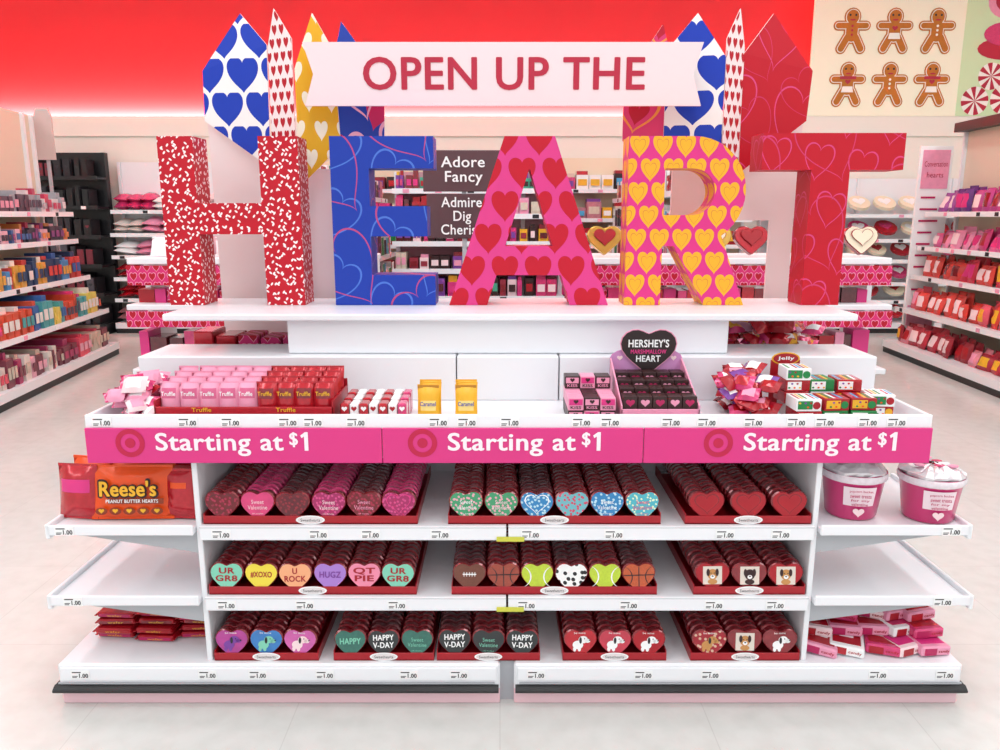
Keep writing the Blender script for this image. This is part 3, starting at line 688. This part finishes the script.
for i,(x,y,sc) in enumerate(((1.062,F+.13,1.08),(1.28,F+.10,1.05))):
    mb=MB(); M=T(x,y,zs)@Matrix.Scale(sc,4)
    mb.lathe([(0,.001),(.063,.001),(.067,.006),(.082,.118),(.086,.122),(.086,.128),(.082,.13)],mat('pail_pink','#cf2570',.3,noise=.06,coat=.5),M)
    mb.lathe([(.081,.108),(.0875,.112),(.0885,.125),(.086,.13)],mat('pail_wrap','#f1e3ea',.25,noise=.2,nscale=80),M)
    n=28; vs=[]
    prof=[(.081,.128),(.083,.138),(.066,.15),(.04,.157),(.0,.159)]
    for r,z in prof:
        for q in range(n):
            a=2*math.pi*q/n; rr=r*(1+.04*math.sin(q*5.3)+U(-.03,.03)); vs.append((rr*math.cos(a),rr*math.sin(a),z+U(-.004,.004)))
    mb.add(vs,[(j*n+q,j*n+(q+1)%n,(j+1)*n+(q+1)%n,(j+1)*n+q) for j in range(4) for q in range(n)],SILVER,M,False)
    for q in range(9):
        a=q*.7; mb.disc(.05*math.cos(a)*(q%3)/2,0,.014,.011,0,(REDF,PINKF,LPINK)[q%3],M=M@T(0,.05*math.sin(a)*(q%3)/2,.161)@RX(-90),t=.003)
    vs=[];k=10
    for zz,rr in ((.045,.0735),(.1,.0815)):
        for q in range(k+1):
            a=-math.pi/2-.15*(1 if i==0 else 1)-.55+1.1*q/k; vs.append((rr*math.cos(a),rr*math.sin(a),zz))
    mb.add(vs,[(q,q+1,k+1+q+1,k+1+q) for q in range(k)],mat('pail_label','#f7e3ea',.4),M,True)
    ML=M@RZ(-math.degrees(.15))
    for q,zz in enumerate((.09,.076,.063,.052)):
        mb.text(('popcorn bucket','sweet treats','for my','valentine')[q],0,zz,.06-.006*q,.008,-.0735-.16*(zz-.035)-.002,HOT2,M=ML,bold=.02)
    mb.prism(hpts(.03,.026,0,.026),-.0745,-.0735,PPINK,M=ML,back=False)
    mb.obj('candy_gift_pail')

# ------------------------------------------------------------ counter goods
zc0=.863
mb=MB()
TX0,TX1=-.985,-.475
mb.box(TX0,TX1,F+.05,F+.27,zc0+.001,zc0+.004,RED); mb.bbox(TX0,TX1,F+.05,F+.055,zc0+.001,zc0+.052,REDF,b=.001)
for x in (TX0,TX1-.004): mb.box(x,x+.004,F+.05,F+.27,zc0+.001,zc0+.07,RED)
mb.box(TX0,TX1,F+.266,F+.27,zc0+.001,zc0+.09,RED)
for x in (-.85,-.61): mb.text('Truffle',x,zc0+.044,.055,.012,F+.0485,YEL,bold=.02)
TLB=mat('truffle_label_pink','#d9668f',.35)
for r in range(4):
    for c in range(9):
        x=TX0+.035+c*.0552; m=LPINK if c<5 else REDF
        mb.pillow(.06,.112+.006*r,.032,m,T(x+U(-.003,.003),F+.082+r*.048,zc0+.006)@RX(-6+U(-3,3))@RZ(U(-8,8)),n=7,label=(TLB if c<5 else DRED),wr=.0015,lab=(.15,.85,.55,.85))
        mb.text('Truffle',0,.078+.005*r,.04,.012,-.0205,PAPER if c<5 else YEL,M=T(x,F+.082+r*.048,zc0+.006)@RX(-6),bold=.02)
mb.obj('truffle_bag_tray')
def smallpile(name,x0,x1,y0,y1,z,cnt,per,cols,labs,s=(.045,.06),dz=.024):
    mb=MB()
    for i in range(cnt):
        sz=U(*s)
        mb.pillow(sz*1.15,sz,sz*.5,random.choice(cols),T(U(x0,x1),U(y0,y1),z+.012+(i//per)*dz)@RZ(U(-50,50))@RX(U(-75,-40)),n=5,wr=.0025,seam=False,label=random.choice(labs))
    return mb.obj(name)
smallpile('foil_heart_bag_pile',-1.11,-1.025,F+.06,F+.26,zc0,48,12,[LPINK,PINKF,LPINK,PPINK,REDF,PINKF],[None,PAPER,LPINK])
mb=MB()
for r in range(3):
    for c in range(7):
        M=T(-.458+c*.0275,F+.06+r*.06,zc0+.001); mb.bbox(0,.025,0,.05,0,.058+.003*r,(REDF,PAPER)[(c)%2] if c<6 else PINKF,M); mb.prism(hpts(.016,.015,.0125,.042),-.001,0,PAPER if c%2==0 else RED,M=M)
mb.obj('mini_candy_boxes')
for x in (-.204,-.100):
    mb=MB()
    for r in range(3):
        M=T(x+U(-.003,.003),F+.08+r*.035,zc0+.001)@RX(-10); mb.pillow(.064,.108,.028,YEL,M,n=7,label=mat('gold_label','#f7dc86',.35),wr=.0015,lab=(.15,.85,.3,.6))
        if r==0: mb.text('Caramel',0,.052,.045,.012,-.018,BLUE,M=M,bold=.02); mb.box(-.03,.03,-.004,-.001,.098,.106,mat('g2','#b97c1c',.4),M)
    mb.obj('caramel_candy_bag')
mb=MB()
for r in range(3):
    for c in range(3):
        for k in range(2+(r==2)):
            M=T(.195+c*.046,F+.06+r*.06,zc0+.001+k*.038); mb.bbox(0,.044,0,.055,0,.037,(BROWN,LPINK)[(c+k)%2],M,b=.001); mb.box(.003,.041,-.001,0,.016,.033,(LPINK,HOT)[(c+k)%2],M); mb.text('KISS',.022,.009,.03,.008,-.0012,(LPINK,BROWN)[(c+k)%2],M=M,bold=.02); mb.prism(hpts(.014,.013,.022,.025),-.002,-.001,BROWN,M=M)
mb.obj('marshmallow_candy_boxes')
mb=MB()
hx0,hx1=.345,.57
mb.bbox(hx0,hx1,F+.05,F+.055,zc0+.001,zc0+.045,LPINK,b=.001); mb.box(hx0,hx1,F+.05,F+.3,zc0+.001,zc0+.004,LPINK)
for x in (hx0,hx1-.004): mb.add([(x,F+.05,zc0),(x,F+.3,zc0),(x,F+.3,zc0+.15),(x,F+.05,zc0+.055),(x+.004,F+.05,zc0),(x+.004,F+.3,zc0),(x+.004,F+.3,zc0+.15),(x+.004,F+.05,zc0+.055)],[(0,1,2,3),(4,5,6,7),(3,2,6,7),(0,3,7,4)],LPINK)
ORCH=mat('orchid','#cf8fc4',.45)
ctr=(hx0+hx1)/2
arch=[(hx0,zc0+.001),(hx1,zc0+.001),(hx1,zc0+.15)]+[(ctr+ (hx1-hx0)/2*math.cos(math.pi*i/10),zc0+.15+.035*math.sin(math.pi*i/10)) for i in range(1,10)]+[(hx0,zc0+.15)]
mb.prism(arch,F+.296,F+.3,ORCH)
for q in range(7): mb.prism(hpts(.018,.016,hx0+.03+q*.028,zc0+.148+(q%2)*.012),F+.2945,F+.296,(PPINK,HOT)[q%2],back=False)
for r in range(4):
    for c in range(5):
        M=T(hx0+.007+c*.0425,F+.06+r*.056,zc0+.004+r*.012); mb.bbox(0,.041,0,.05,0,.076,BROWN,M,b=.001)
        mb.prism(hpts(.026,.022,.0205,.056),-.001,0,LPINK if (c+r)%2 else HOT2,M=M,back=False); mb.text("HEART",.0205,.03,.036,.009,-.0012,LPINK,M=M,bold=.02); mb.box(.002,.039,-.001,0,.01,.018,HOT2,M)
M=T(.462,F+.29,1.038)
mb.prism(hpts(.178,.155,P=FP),-.004,0,LPINK,M=M); mb.prism(hpts(.172,.149,P=FP),-.0046,-.004,mat('choc_dark','#251012',.4),M=M)
mb.text("HERSHEY'S",0,.022,.125,.024,-.006,PAPER,M=M,bold=.03); mb.text('MARSHMALLOW',0,-.004,.11,.013,-.006,HOT,M=M,bold=.03); mb.text('HEART',0,-.026,.075,.019,-.006,PAPER,M=M,bold=.03)
mb.obj('marshmallow_heart_display')
smallpile('wrapped_candy_bag_pile',.69,.775,F+.07,F+.27,zc0,52,12,[REDF,REDF,RED,PURPLE,PINKF,DRED],[PAPER,None,REDF,LPINK],s=(.05,.065))
mb=MB()
JB=[REDF,PAPER,GREEN,RED,mat('b6','#e9dcd8',.4),REDF]
for gi,(x0,yy,cnt) in enumerate(((.85,F+.055,2),(.93,F+.06,2),(.848,F+.15,4),(.925,F+.16,3),(1.01,F+.07,2),(1.0,F+.16,3),(1.085,F+.12,2))):
    for k in range(cnt):
        M=T(x0+U(-.004,.004),yy+U(-.004,.004),zc0+.001+k*.036)@RZ(U(-6,6)); bc=JB[(k+gi*2)%6]; mb.bbox(0,.072,0,.08,0,.035,bc,M,b=.001)
        mb.box(.004,.046,-.001,0,.006,.03,GREEN if bc is PAPER else (PAPER if bc is GREEN else YEL if k%2 else PAPER),M); mb.disc(.058,.017,.011,.011,-.0015,(YEL,RED,GREEN)[(k+gi)%3],M=M)
        for q in range(5): mb.disc(.009+q*.008,.012+.012*((q*7+k)%2),.0035,.0028,-.0016,(RED,YEL,GREEN,PURPLE,ORANGE)[(q+k)%5],M=M,n=8)
        for q in range(6): mb.box(.006+q*.011,.013+q*.011,.01,.07,.035,.0354,(RED,YEL,GREEN,PAPER,PINKF,SKY)[(q+gi)%6],M)
M=T(.885,F+.27,1.01); mb.box(-.045,.045,.0,.004,-.146,.0,RED,M); mb.disc(0,.005,.044,.02,-.001,YEL,M=M); mb.disc(0,.005,.039,.0165,-.002,RED,M=M); mb.text('Jelly',0,.005,.05,.013,-.003,PAPER,M=M,bold=.03)
mb.obj('jelly_bean_boxes')
smallpile('gummy_bag_pile',.80,1.14,2.77,2.92,zc0+.003,90,18,[REDF,PINKF,YEL,mat('haribo','#dba6c2',.4),RED,REDF,PINKF],[YEL,None,PAPER,REDF],s=(.06,.08),dz=.038)
mb=MB()
x=-1.1
while x<-.75:
    mb.bbox(x,x+.07,2.76,2.9,zc0+.001,zc0+U(.15,.22),random.choice([FASC,REDF,FASC,PAPER])); x+=.08
mb.obj('patterned_gift_boxes')

# ------------------------------------------------------------ camera
cam=bpy.data.cameras.new('camera'); cam.lens=28.0; cam.sensor_width=36
co=bpy.data.objects.new('camera',cam); co.location=(0,0,1.45); co.rotation_euler=(math.radians(90-11.62),0,0)
scene.collection.objects.link(co); scene.camera=co
